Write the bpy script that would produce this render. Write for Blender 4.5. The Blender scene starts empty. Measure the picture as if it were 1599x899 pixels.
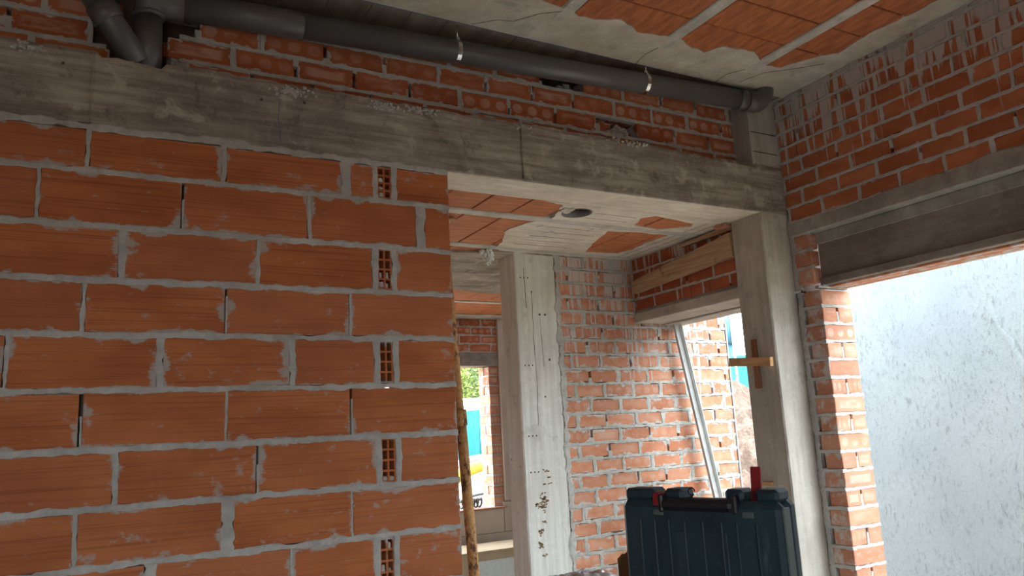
import bpy, bmesh, math, random
from mathutils import Vector, Matrix, noise as mn
random.seed(7)
SC = bpy.context.scene
COL = SC.collection
EYE = 1.46                      # eye height; builders below take z measured from the eye

# ------------------------------------------------------------------ camera
cam = bpy.data.cameras.new('camera'); co = bpy.data.objects.new('camera', cam); COL.objects.link(co)
cam.sensor_width = 36.0; cam.lens = 27.04; cam.clip_start = 0.02; cam.clip_end = 300
R_, U_, W_ = Vector((.8751, -.4812, -.0520)), Vector((-.0451, -.1880, .9811)), Vector((.4819, .8562, .1862))
co.matrix_world = Matrix(((R_.x, U_.x, -W_.x, 0), (R_.y, U_.y, -W_.y, 0), (R_.z, U_.z, -W_.z, EYE), (0, 0, 0, 1)))
SC.camera = co

# ------------------------------------------------------------------ sky, sun, exposure
wd = bpy.data.worlds.new('sky'); SC.world = wd; wd.use_nodes = True
bg = wd.node_tree.nodes['Background']; bg.inputs[0].default_value = (.80, .915, 1.0, 1); bg.inputs[1].default_value = 7.5
sl = bpy.data.lights.new('sun', 'SUN'); so = bpy.data.objects.new('sun', sl); COL.objects.link(so)
sl.energy = 3.0; sl.angle = math.radians(1.5); sl.color = (1, .95, .86)
so.location = (8, 14, 20)
so.rotation_euler = Vector((-.50, -.45, -1.0)).to_track_quat('-Z', 'Y').to_euler()
vs = SC.view_settings
vs.view_transform = 'Standard'; vs.look = 'None'; vs.exposure = 0.92; vs.gamma = 1.0; vs.use_curve_mapping = False

# ------------------------------------------------------------------ materials
class NT:
    def __init__(s, name):
        s.m = bpy.data.materials.new(name); s.m.use_nodes = True
        s.t = s.m.node_tree; s.b = s.t.nodes['Principled BSDF']
        s._tc = None
    def n(s, typ, props=None, ins=None):
        nd = s.t.nodes.new(typ)
        for k, v in (props or {}).items(): setattr(nd, k, v)
        for k, v in (ins or {}).items():
            if v is None: continue
            if isinstance(v, bpy.types.NodeSocket): s.t.links.new(v, nd.inputs[k])
            else: nd.inputs[k].default_value = v
        return nd
    def set(s, name, v):
        if isinstance(v, bpy.types.NodeSocket): s.t.links.new(v, s.b.inputs[name])
        else: s.b.inputs[name].default_value = v
    def tc(s, which='Object'):
        if s._tc is None: s._tc = s.n('ShaderNodeTexCoord')
        return s._tc.outputs[which]
    def pos(s): return s.n('ShaderNodeNewGeometry').outputs['Position']
    def rnd(s): return s.n('ShaderNodeObjectInfo').outputs['Random']
    def scale(s, v, sc, off=None):
        nd = s.n('ShaderNodeMapping', None, {0: v, 3: sc})
        if off is not None:
            c = s.n('ShaderNodeCombineXYZ', None, {0: off, 1: off, 2: off}); s.t.links.new(c.outputs[0], nd.inputs[1])
        return nd.outputs[0]
    def noise(s, v, sc=5., det=4., rough=.55, dist=0.):
        return s.n('ShaderNodeTexNoise', None, {'Vector': v, 'Scale': sc, 'Detail': det, 'Roughness': rough, 'Distortion': dist}).outputs['Fac']
    def mr(s, v, a, b, c=0., d=1., smooth=True):
        nd = s.n('ShaderNodeMapRange', {'interpolation_type': 'SMOOTHSTEP' if smooth else 'LINEAR'})
        for i, x in enumerate((v, a, b, c, d)):
            if isinstance(x, bpy.types.NodeSocket): s.t.links.new(x, nd.inputs[i])
            else: nd.inputs[i].default_value = x
        return nd.outputs[0]
    def math(s, op, a, b=0., c=None):
        nd = s.n('ShaderNodeMath', {'operation': op})
        for i, x in enumerate((a, b) if c is None else (a, b, c)):
            if isinstance(x, bpy.types.NodeSocket): s.t.links.new(x, nd.inputs[i])
            else: nd.inputs[i].default_value = x
        return nd.outputs[0]
    def mix(s, f, a, b, mode='MIX'):
        nd = s.n('ShaderNodeMix', {'data_type': 'RGBA', 'blend_type': mode})
        for i, x in ((0, f), (6, a), (7, b)):
            if isinstance(x, bpy.types.NodeSocket): s.t.links.new(x, nd.inputs[i])
            elif i == 0: nd.inputs[0].default_value = x
            else: nd.inputs[i].default_value = (*x[:3], 1)
        return nd.outputs[2]
    def xyz(s, v):
        return s.n('ShaderNodeSeparateXYZ', None, {0: v}).outputs
    def bump(s, h, st=.3, dist=.01):
        b = s.n('ShaderNodeBump', None, {'Strength': st, 'Distance': dist, 'Height': h})
        s.t.links.new(b.outputs[0], s.b.inputs['Normal'])
    def done(s, col=None, rough=.9, spec=.15):
        if col is not None: s.set('Base Color', col if isinstance(col, bpy.types.NodeSocket) else (*col, 1))
        s.set('Roughness', rough); s.set('Specular IOR Level', spec)
        return s.m

MORT = (.36, .345, .31)
def m_plain(name, col, rough=.6, spec=.3, var=.12, sc=8., metal=0., grain=(1, 1, 1)):
    t = NT(name); n = t.noise(t.scale(t.tc(), grain), sc, 5, .6)
    c = t.mix(t.mr(n, .3, .7), tuple(x * (1 - var) for x in col), tuple(min(1, x * (1 + var)) for x in col))
    t.bump(n, .15, .004); t.set('Metallic', metal)
    return t.done(c, rough, spec)

def m_block():
    """large extruded clay block: fine horizontal combing, mortar smears creeping in from the edges"""
    t = NT('clay_block'); o = t.tc(); r = t.rnd(); off = t.math('MULTIPLY', r, 60.)
    lines = t.noise(t.scale(o, (1.5, 1, 150), off), 1., 3, .6)
    soft = t.noise(t.scale(o, (3, 3, 6), off), 1., 3, .5)
    base = t.mix(t.mr(soft, .3, .7), (.41, .122, .043), (.545, .180, .068))
    base = t.mix(t.math('MULTIPLY', t.mr(lines, .50, .68), .55), base, (.22, .062, .024))
    base = t.mix(t.math('MULTIPLY', r, .4), base, (.48, .185, .095))
    g = t.xyz(t.tc('Generated'))
    dz = t.math('MULTIPLY', t.math('MINIMUM', g[2], t.math('SUBTRACT', 1., g[2])), .19)
    dx = t.math('MULTIPLY', t.math('MINIMUM', g[0], t.math('SUBTRACT', 1., g[0])), .48)
    d = t.math('MINIMUM', t.math('MULTIPLY', dz, 1.6), dx)
    big = t.noise(t.scale(o, (1, 1, 1), off), 7., 4, .6)
    lim = t.mr(big, .48, .80, -.004, .075, False)
    ed = t.math('SUBTRACT', lim, d)
    comb = t.math('MULTIPLY', t.math('SUBTRACT', lines, .5), .05)
    edge = t.mr(t.math('ADD', ed, comb), -.004, .014)
    sp = t.noise(t.scale(o, (14, 14, 22), off), 1., 5, .62)
    where = t.noise(t.scale(o, (2.2, 2, 3), off), 1., 2, .5)
    splat = t.mr(t.math('ADD', sp, t.math('MULTIPLY', t.math('SUBTRACT', where, .5), .55)), .63, .74)
    fine = t.mr(t.noise(t.scale(o, (30, 30, 60), off), 1., 3, .5), .69, .75)
    stain = t.math('MINIMUM', 1., t.math('ADD', t.math('ADD', edge, t.math('MULTIPLY', splat, .75)), t.math('MULTIPLY', fine, .35)))
    c = t.mix(t.math('MULTIPLY', stain, .88), base, (.42, .40, .365))
    t.bump(t.math('ADD', t.math('MULTIPLY', lines, .6), t.math('MULTIPLY', stain, .5)), .35, .004)
    return t.done(c, .85, .2)

def m_brick(name, c0, c1, spots=0., drip=None, smear=.5, pale=(.60, .42, .34), axis='x'):
    """perforated facing-less brick; drip = (z_top, length, strength) of grout runs in world height"""
    t = NT(name); o = t.tc(); r = t.rnd(); off = t.math('MULTIPLY', r, 60.)
    n = t.noise(t.scale(o, (4, 4, 9), off), 1., 4, .6); f = t.noise(t.scale(o, (60, 60, 60), off), 1., 3, .6)
    base = t.mix(t.mr(n, .3, .7), c0, c1)
    base = t.mix(t.mr(r, 0., 1., 0., .45), base, (c0[0] * .66, c0[1] * .60, c0[2] * .60))
    g = t.xyz(t.tc('Generated'))
    if spots:
        fx = t.math('ABSOLUTE', t.math('SUBTRACT', t.math('FRACT', t.math('MULTIPLY', g[0], 3.)), .5))
        fz = t.math('ABSOLUTE', t.math('SUBTRACT', g[2], .5))
        rr = t.math('SQRT', t.math('ADD', t.math('POWER', t.math('MULTIPLY', fx, 2.6), 2.), t.math('POWER', t.math('MULTIPLY', fz, 2.9), 2.)))
        rr = t.math('ADD', rr, t.math('MULTIPLY', t.math('SUBTRACT', n, .5), .6))
        pick = t.n('ShaderNodeTexWhiteNoise', {'noise_dimensions': '1D'}, {'W': t.math('MULTIPLY', r, 77.)}).outputs['Value']
        band = t.mr(t.math('ADD', t.math('MAXIMUM', t.math('MULTIPLY', fz, 3.4), t.math('MULTIPLY', t.math('ABSOLUTE', t.math('SUBTRACT', g[0], .5)), 2.5)), t.math('MULTIPLY', t.math('SUBTRACT', n, .5), .8)), 1.05, .75)
        shape = t.mix(t.mr(pick, .45, .55), t.mr(rr, 1.0, .72), band)
        amt = t.math('MULTIPLY', t.math('MULTIPLY', spots, t.mr(n, .35, .62)), t.mr(t.math('FRACT', t.math('MULTIPLY', pick, 7.)), .10, .7, .35, .95))
        base = t.mix(t.math('MULTIPLY', shape, amt), base, pale)
    dz = t.math('MULTIPLY', t.math('MINIMUM', g[2], t.math('SUBTRACT', 1., g[2])), .09)
    dx = t.math('MULTIPLY', t.math('MINIMUM', g[0], t.math('SUBTRACT', 1., g[0])), .25)
    d = t.math('MINIMUM', t.math('MULTIPLY', dz, 1.3), dx)
    big = t.noise(t.scale(o, (1, 1, 1), off), 11., 4, .65)
    ed = t.mr(t.math('SUBTRACT', t.mr(big, .45, .8, -.003, .05 * smear, False), d), -.003, .006)
    stain = ed; dark = None
    P = t.xyz(t.pos())
    if drip:
        u = P[0] if axis == 'x' else P[1]
        v = t.n('ShaderNodeCombineXYZ', None, {0: t.math('MULTIPLY', u, 1.), 1: 0., 2: t.math('MULTIPLY', P[2], .045)}).outputs[0]
        dn = t.noise(v, 30., 3, .6)
        hz = t.noise(t.scale(v, (1, 1, 6)), 3.5, 2, .5)
        zz = t.math('ADD', P[2], t.math('MULTIPLY', t.math('SUBTRACT', hz, .5), drip[1] * .9))
        th = t.mr(zz, EYE + drip[0] - drip[1], EYE + drip[0], .74, .74 - drip[2], False)
        dm = t.mr(t.math('SUBTRACT', dn, th), -.01, .035)
        stain = t.math('MAXIMUM', stain, dm)
        kn = t.noise(t.scale(v, (1, 1, 1), 11.3), 17., 3, .7); kw = t.noise(t.scale(v, (1, 1, 20)), 1.7, 2, .5)
        dark = t.math('MULTIPLY', t.mr(kn, .56, .66), t.mr(kw, .50, .62)) if axis == 'y' else None
    c = t.mix(t.math('MULTIPLY', stain, .8), base, (.54, .53, .51))
    if dark is not None: c = t.mix(t.math('MULTIPLY', dark, .6), c, (.06, .05, .042))
    c = t.mix(t.math('MULTIPLY', t.mr(f, .6, .75), .3), c, (.5, .42, .36))
    t.bump(t.math('ADD', f, t.math('MULTIPLY', stain, .6)), .4, .003)
    return t.done(c, .9, .12)

def m_concrete(name, c0, c1, grain=(3, 3, 3), pits=.0, stain=None, bump=.35, gsc=1., stain_amt=.6, blotch=.35):
    t = NT(name); o = t.tc(); p = t.pos()
    n1 = t.noise(p, 2.2, 5, .6, .4); n2 = t.noise(t.scale(p, grain), gsc, 5, .65)
    n3 = t.noise(p, 45., 3, .6)
    c = t.mix(t.mr(n2, .32, .68), c0, c1)
    c = t.mix(t.math('MULTIPLY', t.mr(n1, .35, .72), stain_amt), c, stain or tuple(x * .55 for x in c0))
    n4 = t.noise(p, 6.5, 8, .72, .3)
    c = t.mix(t.math('MULTIPLY', t.mr(n4, .55, .66), blotch), c, tuple(x * .5 for x in c0))
    c = t.mix(t.math('MULTIPLY', t.mr(n4, .45, .36), blotch * .8), c, tuple(min(1, x * 1.18) for x in c1))
    h = t.math('ADD', t.math('ADD', t.math('MULTIPLY', n2, .7), t.math('MULTIPLY', n3, .5)), t.math('MULTIPLY', n4, .6))
    if pits:
        v = t.n('ShaderNodeTexVoronoi', None, {'Vector': p, 'Scale': 16., 'Randomness': 1.})
        pr = t.xyz(v.outputs['Color'])[0]
        pm = t.math('MULTIPLY', t.mr(t.math('ADD', v.outputs['Distance'], t.math('MULTIPLY', n3, .1)), .19, .12), t.mr(pr, 1 - pits, 1 - pits + .02))
        c = t.mix(pm, c, (.07, .055, .045)); h = t.math('SUBTRACT', h, t.math('MULTIPLY', pm, 1.))
    c = t.mix(t.math('MULTIPLY', t.mr(n3, .55, .8), .25), c, tuple(min(1, x * 1.35) for x in c1))
    t.bump(h, bump, .006)
    return t.done(c, .92, .12)

def m_plaster():
    """cement render worked with a trowel: short crossing strokes and scuffs"""
    t = NT('white_render'); p = t.pos()
    w = t.noise(p, 1.1, 2, .5); ws = t.math('MULTIPLY', t.math('SUBTRACT', w, .5), .25)
    v = t.n('ShaderNodeCombineXYZ', None, {0: 0., 1: ws, 2: t.math('MULTIPLY', ws, -.7)}).outputs[0]
    q = t.n('ShaderNodeVectorMath', {'operation': 'ADD'}, {0: p, 1: v}).outputs[0]
    c = t.mix(t.mr(w, .3, .7), (.27, .305, .33), (.32, .352, .375))
    h = None
    for rot, sc, sd in ((.5, (1, 30, 11), 0.), (-.9, (1, 26, 10), 4.), (1.35, (1, 34, 13), 9.), (-.2, (1, 36, 14), 14.)):
        m = t.n('ShaderNodeMapping', None, {0: q, 1: (sd, sd, sd), 2: (rot, 0, 0), 3: sc}).outputs[0]
        a = t.noise(m, 1., 5, .74, .25); k = t.mr(t.noise(t.scale(p, (1, 1, 1), sd + 2.), 2.4, 3, .6), .42, .60, .0, .75)
        c = t.mix(t.math('MULTIPLY', t.mr(a, .55, .66), k), c, (.185, .205, .215))
        h = a if h is None else t.math('ADD', h, a)
    f = t.noise(p, 28., 5, .75)
    c = t.mix(t.math('MULTIPLY', t.mr(f, .56, .68), .35), c, (.19, .205, .21))
    t.bump(h, .35, .012)
    return t.done(c, .85, .15)

def m_rust():
    t = NT('rusty_paint'); o = t.tc()
    n = t.noise(t.scale(o, (9, 9, 4)), 1.6, 6, .7); f = t.noise(o, 60., 4, .6)
    c = t.mix(t.mr(f, .3, .7), (.42, .21, .08), (.60, .34, .14))
    c = t.mix(t.mr(n, .525, .62), c, (.08, .038, .024))
    t.bump(t.math('ADD', n, f), .3, .004); t.set('Metallic', .1)
    return t.done(c, .7, .3)

def m_wood(name, c0, c1, axis=1):
    t = NT(name); g = [45, 45, 45]; g[axis] = 2.
    n = t.noise(t.scale(t.tc(), tuple(g)), 1., 5, .65, .5); k = t.noise(t.tc(), 9., 3, .6)
    c = t.mix(t.mr(n, .35, .65), c0, c1)
    c = t.mix(t.math('MULTIPLY', t.mr(k, .6, .75), .6), c, tuple(x * .35 for x in c0))
    t.bump(n, .3, .004)
    return t.done(c, .8, .2)

def m_case():
    t = NT('blue_plastic'); o = t.tc()
    n = t.noise(t.scale(o, (6, 6, 3)), 1.5, 5, .65); f = t.noise(o, 40., 5, .7); s = t.noise(t.scale(o, (1, 1, .25)), 16., 5, .7)
    c = t.mix(t.mr(n, .3, .7), (.012, .030, .042), (.024, .054, .068))
    c = t.mix(t.math('MULTIPLY', t.mr(f, .58, .75), .30), c, (.16, .21, .22))
    c = t.mix(t.math('MULTIPLY', t.mr(s, .60, .75), .28), c, (.20, .25, .25))
    t.bump(f, .2, .002)
    return t.done(c, .5, .4)

def m_leaf(name, c0, c1):
    t = NT(name); n = t.noise(t.pos(), 1.7, 3, .5)
    c = t.mix(t.mr(n, .35, .65), c0, c1)
    t.set('Transmission Weight', 0.0)
    return t.done(c, .6, .3)

def m_film():
    t = NT('clear_film'); n = t.noise(t.tc(), 14., 4, .6)
    t.set('Alpha', t.mr(n, .3, .65, .35, .85)); t.bump(n, .5, .01)
    return t.done((.90, .92, .95), .15, .6)

MAT = {}
MAT['block'] = m_block()
MAT['brick_up'] = m_brick('brick_upper', (.40, .115, .05), (.54, .18, .08), spots=.9, smear=.7, pale=(.60, .37, .27))
MAT['brick_w2'] = m_brick('brick_right', (.42, .135, .06), (.56, .21, .10), drip=(2.06, .78, .37), smear=.55, axis='y')
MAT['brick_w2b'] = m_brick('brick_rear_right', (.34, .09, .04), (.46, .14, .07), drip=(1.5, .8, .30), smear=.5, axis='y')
MAT['brick_w3'] = m_brick('brick_back', (.55, .215, .115), (.66, .32, .19), spots=.5, drip=(1.38, 1.7, .32), smear=1.3, axis='x')
MAT['brick_j'] = m_brick('brick_jamb', (.50, .22, .13), (.62, .32, .21), spots=.5, smear=.35, pale=(.66, .50, .42))
MAT['mortar'] = m_concrete('mortar', (.41, .40, .375), (.54, .53, .50), (14, 14, 14), bump=.7, stain=(.34, .33, .31), stain_amt=.5)
MAT['mortar_l'] = m_concrete('mortar_pale', (.40, .395, .36), (.54, .535, .49), (16, 16, 16), bump=.8, stain=(.33, .325, .29), stain_amt=.5)
MAT['core'] = m_plain('dark_core', (.10, .075, .06), .95, .1)  # backing coloured dark so open joints and holes read as deep shade
MAT['beam'] = m_concrete('beam_concrete', (.24, .21, .175), (.47, .425, .36), (2.2, 14, 26), pits=.08, stain=(.14, .122, .105), gsc=1.1, stain_amt=.8, blotch=.7)
MAT['col1'] = m_concrete('column_concrete', (.42, .39, .335), (.56, .525, .46), (18, 18, 1.6), pits=.10, stain=(.32, .29, .25))
MAT['col2'] = m_concrete('pale_column_concrete', (.58, .575, .52), (.74, .74, .68), (26, 26, 1.2), pits=.14, stain=(.54, .51, .44), stain_amt=.5)
MAT['slurry'] = m_concrete('ceiling_slurry', (.56, .515, .43), (.72, .675, .585), (5, 22, 5), bump=.3, stain=(.52, .44, .33), stain_amt=.55)
MAT['slurry_hi'] = m_concrete('ceiling_concrete', (.46, .425, .36), (.63, .59, .51), (6, 6, 6), bump=.3, stain=(.44, .35, .24), stain_amt=.6)
MAT['joist'] = m_concrete('joist_concrete', (.46, .44, .39), (.62, .60, .53), (10, 10, 10), bump=.4)
MAT['shaded_strip'] = m_concrete('shaded_boarded_concrete', (.20, .165, .135), (.29, .245, .20), (16, 3, 3), bump=.4, stain=(.15, .11, .09))  # ceiling strip along the wall, its shade put into the dark colour
MAT['lintel'] = m_concrete('lintel_concrete', (.22, .195, .17), (.34, .305, .265), (6, 4, 14), bump=.4, stain=(.17, .15, .13))
MAT['lintel_l'] = m_concrete('pale_lintel_concrete', (.42, .38, .33), (.55, .51, .45), (8, 3, 12), bump=.25)
MAT['ledge'] = m_concrete('ledge_mortar', (.34, .325, .285), (.46, .44, .39), (9, 9, 9), bump=.5)
MAT['floor'] = m_concrete('floor_concrete', (.36, .34, .30), (.48, .45, .41), (4, 4, 4), bump=.3)
MAT['tile'] = m_plain('ceramic_infill', (.44, .16, .07), .75, .25, .22, 3., grain=(2, 9, 1))
MAT['tile_hi'] = m_plain('ceramic_infill_front', (.40, .135, .055), .75, .25, .25, 3., grain=(9, 2, 1))
MAT['plaster'] = m_plaster()
MAT['pvc'] = m_plain('grey_pvc', (.105, .10, .098), .38, .5, .12, 3.)
MAT['sleeve'] = m_plain('sleeve_pvc', (.17, .165, .16), .5, .4)
MAT['zinc'] = m_plain('galvanised_steel', (.72, .73, .74), .25, .5, .1, 20., 1.)
MAT['rust'] = m_rust()
MAT['timber'] = m_wood('old_timber', (.36, .22, .125), (.54, .37, .23), 1)
MAT['lath'] = m_wood('pine_lath', (.50, .28, .12), (.66, .40, .19), 1)
MAT['darkwood'] = m_wood('stained_strip', (.22, .10, .05), (.36, .18, .10), 2)
MAT['bench'] = m_wood('bench_wood', (.30, .20, .12), (.45, .32, .20), 0)
MAT['case'] = m_case()
MAT['black'] = m_plain('black_plastic', (.016, .016, .02), .4, .5)
MAT['red'] = m_plain('red_plastic', (.30, .016, .022), .35, .5)
MAT['greyplas'] = m_plain('grey_green_plastic', (.09, .12, .115), .5, .4)
MAT['film'] = m_film()
MAT['card'] = m_plain('cardboard', (.33, .19, .115), .85, .1)
MAT['panel'] = m_plain('beige_block', (.50, .425, .35), .85, .15, .06, 3.)
MAT['carton'] = m_plain('tan_carton', (.52, .40, .27), .8, .15, .08, 3.)
MAT['foam'] = m_plain('white_foam', (.74, .78, .76), .7, .2, .06, 20.)
MAT['profile'] = m_plain('grey_profile', (.42, .42, .40), .5, .35, .15, 6.)
MAT['teal'] = m_plain('teal_sheet', (.014, .125, .138), .6, .2, .12, 2., grain=(6, 6, .6))
MAT['leaf'] = m_leaf('leaf_green', (.07, .12, .025), (.24, .28, .05))
MAT['leaf2'] = m_leaf('leaf_dark', (.045, .09, .045), (.10, .16, .06))
MAT['bark'] = m_wood('bark', (.16, .11, .07), (.27, .20, .14), 2)
MAT['sand'] = m_concrete('sandy_ground', (.26, .20, .14), (.34, .27, .20), (2, 2, 2), bump=.3, stain=(.22, .16, .11))
MAT['soil'] = m_concrete('dug_soil', (.12, .078, .060), (.20, .14, .108), (30, 30, 30), bump=1.0, stain=(.085, .054, .04))
MAT['white'] = m_plain('white_wash', (.82, .82, .80), .8, .2, .04)
MAT['yellow'] = m_plain('yellow_hose', (.28, .20, .015), .5, .3)
MAT['pink'] = m_plain('pale_pink_pipe', (.22, .14, .14), .5, .3)
MAT['bluedrum'] = m_plain('pale_blue_metal', (.06, .16, .24), .5, .3)
MAT['chalk'] = m_plain('blue_chalk', (.10, .13, .30), .9, .1)
MAT['bluepaint'] = m_plain('pale_blue_paint', (.25, .36, .42), .8, .2)
MAT['brown'] = m_concrete('brown_mark', (.18, .11, .05), (.30, .20, .09), (30, 30, 30), bump=1.0)

# ------------------------------------------------------------------ builders
LOC = {}
def prop(o, label=None, cat=None, group=None, kind=None):
    for k, v in (('label', label), ('category', cat), ('group', group), ('kind', kind)):
        if v: o[k] = v
    return o
def link(o, loc, parent=None):
    COL.objects.link(o); LOC[o.name] = Vector(loc)
    o.location = Vector(loc) - (LOC[parent.name] if parent else Vector((0, 0, 0)))
    o.parent = parent
    return o
def empty(name, loc, label=None, cat=None, group=None, kind=None):
    o = bpy.data.objects.new(name, None); o.empty_display_size = .05
    return prop(link(o, (loc[0], loc[1], loc[2] + EYE)), label, cat, group, kind)
def mk(name, verts, faces, mat, parent=None, smooth=False, **pr):
    """verts with z from the eye; the object's origin goes to the middle of its base"""
    xs, ys, zs = zip(*verts)
    base = Vector(((min(xs) + max(xs)) / 2, (min(ys) + max(ys)) / 2, min(zs)))
    me = bpy.data.meshes.new(name)
    me.from_pydata([Vector(v) - base for v in verts], [], faces)
    me.materials.append(MAT[mat]); me.update()
    if smooth:
        for p in me.polygons: p.use_smooth = True
    o = bpy.data.objects.new(name, me)
    return prop(link(o, base + Vector((0, 0, EYE)), parent), **pr)
def mkbm(name, bm, mat, parent=None, smooth=False, **pr):
    bm.verts.index_update()
    bmesh.ops.recalc_face_normals(bm, faces=bm.faces)
    V = [tuple(v.co) for v in bm.verts]; F = [[v.index for v in f.verts] for f in bm.faces]
    bm.free()
    return mk(name, V, F, mat, parent, smooth, **pr)
def bm_box(bm, x0, x1, y0, y1, z0, z1, bev=0., M=None, jit=0.):
    vs = [bm.verts.new((x, y, z)) for x in (x0, x1) for y in (y0, y1) for z in (z0, z1)]
    fs = [bm.faces.new([vs[i] for i in q]) for q in ((0, 1, 3, 2), (4, 6, 7, 5), (0, 4, 5, 1), (2, 3, 7, 6), (0, 2, 6, 4), (1, 5, 7, 3))]
    if bev:
        es = list({e for f in fs for e in f.edges})
        r = bmesh.ops.bevel(bm, geom=es, offset=bev, segments=1, affect='EDGES', profile=.5)
        vs = list({v for f in r['faces'] for v in f.verts} | {v for v in vs if v.is_valid})
    if jit:
        for v in vs: v.co += Vector((random.uniform(-jit, jit), random.uniform(-jit, jit), random.uniform(-jit, jit)))
    if M is not None:
        for v in vs: v.co = M @ v.co
    return vs
def box(name, x0, x1, y0, y1, z0, z1, mat, parent=None, bev=0., M=None, jit=0., **pr):
    bm = bmesh.new(); bm_box(bm, x0, x1, y0, y1, z0, z1, bev, M, jit)
    return mkbm(name, bm, mat, parent, **pr)
def tube_vf(path, rad, seg=16, cap=True, hollow=False):
    V, F = [], []; P = [Vector(p) for p in path]; n = len(P)
    rr = rad if isinstance(rad, (list, tuple)) else [rad] * n
    up = None
    for i, p in enumerate(P):
        d = (P[min(i + 1, n - 1)] - P[max(i - 1, 0)]).normalized()
        if up is None:
            up = d.cross(Vector((0, 0, 1)) if abs(d.z) < .9 else Vector((1, 0, 0))).normalized()
        up = (up - d * up.dot(d)).normalized(); b = d.cross(up)
        for k in range(seg):
            a = 2 * math.pi * k / seg
            V.append(tuple(p + (up * math.cos(a) + b * math.sin(a)) * rr[i]))
    for i in range(n - 1):
        for k in range(seg):
            F.append((i * seg + k, i * seg + (k + 1) % seg, (i + 1) * seg + (k + 1) % seg, (i + 1) * seg + k))
    if cap: F.append(tuple(range(seg))[::-1]); F.append(tuple(range((n - 1) * seg, n * seg)))
    return V, F
def tube(name, path, rad, mat, parent=None, seg=16, cap=True, **pr):
    V, F = tube_vf(path, rad, seg, cap)
    o = mk(name, V, F, mat, parent, True, **pr)
    if cap:
        for p in o.data.polygons[-2:]: p.use_smooth = False
    return o
def fn(x, y=0., z=0.): return mn.noise(Vector((x, y, z)))

_bc = {}
def brick_mesh(L, H, D, mat, bev=.004):
    k = (round(L, 3), round(H, 3), round(D, 3), mat, random.randrange(3))
    if k not in _bc:
        bm = bmesh.new(); bm_box(bm, -L / 2, L / 2, 0, D, -H / 2, H / 2, bev, None, .0012)
        bmesh.ops.recalc_face_normals(bm, faces=bm.faces)
        me = bpy.data.meshes.new('brick'); bm.to_mesh(me); bm.free(); me.materials.append(MAT[mat]); _bc[k] = me
    return _bc[k]
def brick(name, parent, c, L, H, D, mat, rot=0., bev=.004, jit=.002):
    o = bpy.data.objects.new(name, brick_mesh(L, H, D, mat, bev))
    j = Vector((random.uniform(-jit, jit), random.uniform(-jit, jit), random.uniform(-jit, jit)))
    link(o, Vector((c[0], c[1], c[2] + EYE)) + j, parent)
    o.rotation_euler = (random.uniform(-.006, .006), random.uniform(-.006, .006), rot + random.uniform(-.008, .008))
    return o

class Joints:
    """mortar ribbons laid over the joints of one wall face"""
    def __init__(s, mp): s.V, s.F, s.mp, s.k = [], [], mp, random.uniform(0, 90)
    def run(s, axis, a0, a1, c, w, amp=.006, proud=.002, step=.02, back=.03):
        n = max(2, int(abs(a1 - a0) / step) + 1); s.k += 3.7
        b = len(s.V)
        for i in range(n + 1):
            a = a0 + (a1 - a0) * i / n
            t1 = amp * (fn(a * 16, s.k, 0) * 1.1 + fn(a * 55, s.k, 3) * .7); t2 = amp * (fn(a * 16, s.k, 9) * 1.1 + fn(a * 55, s.k, 13) * .7)
            d = proud * (1 + fn(a * 40, s.k, 20) * 1.2); cc = c + .003 * fn(a * 5, s.k, 31)
            for off, dd in ((-w / 2 - t1, -back), (-w / 2 - t1 + .001, d * .3), (-w * .28 - t1 * .4, d), (w * .28 + t2 * .4, d), (w / 2 + t2 - .001, d * .3), (w / 2 + t2, -back)):
                s.V.append(s.mp(a, cc + off, dd) if axis == 'u' else s.mp(cc + off, a, dd))
        for i in range(n):
            for k in range(5):
                p = b + i * 6 + k; s.F.append((p, p + 1, p + 7, p + 6))
        s.F.append(tuple(range(b, b + 6))); s.F.append(tuple(range(b + n * 6, b + n * 6 + 6)))
    def build(s, parent, mat='mortar'):
        bm = bmesh.new(); vs = [bm.verts.new(v) for v in s.V]
        for f in s.F: bm.faces.new([vs[i] for i in f])
        return mkbm('mortar', bm, mat, parent, kind='stuff')

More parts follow.
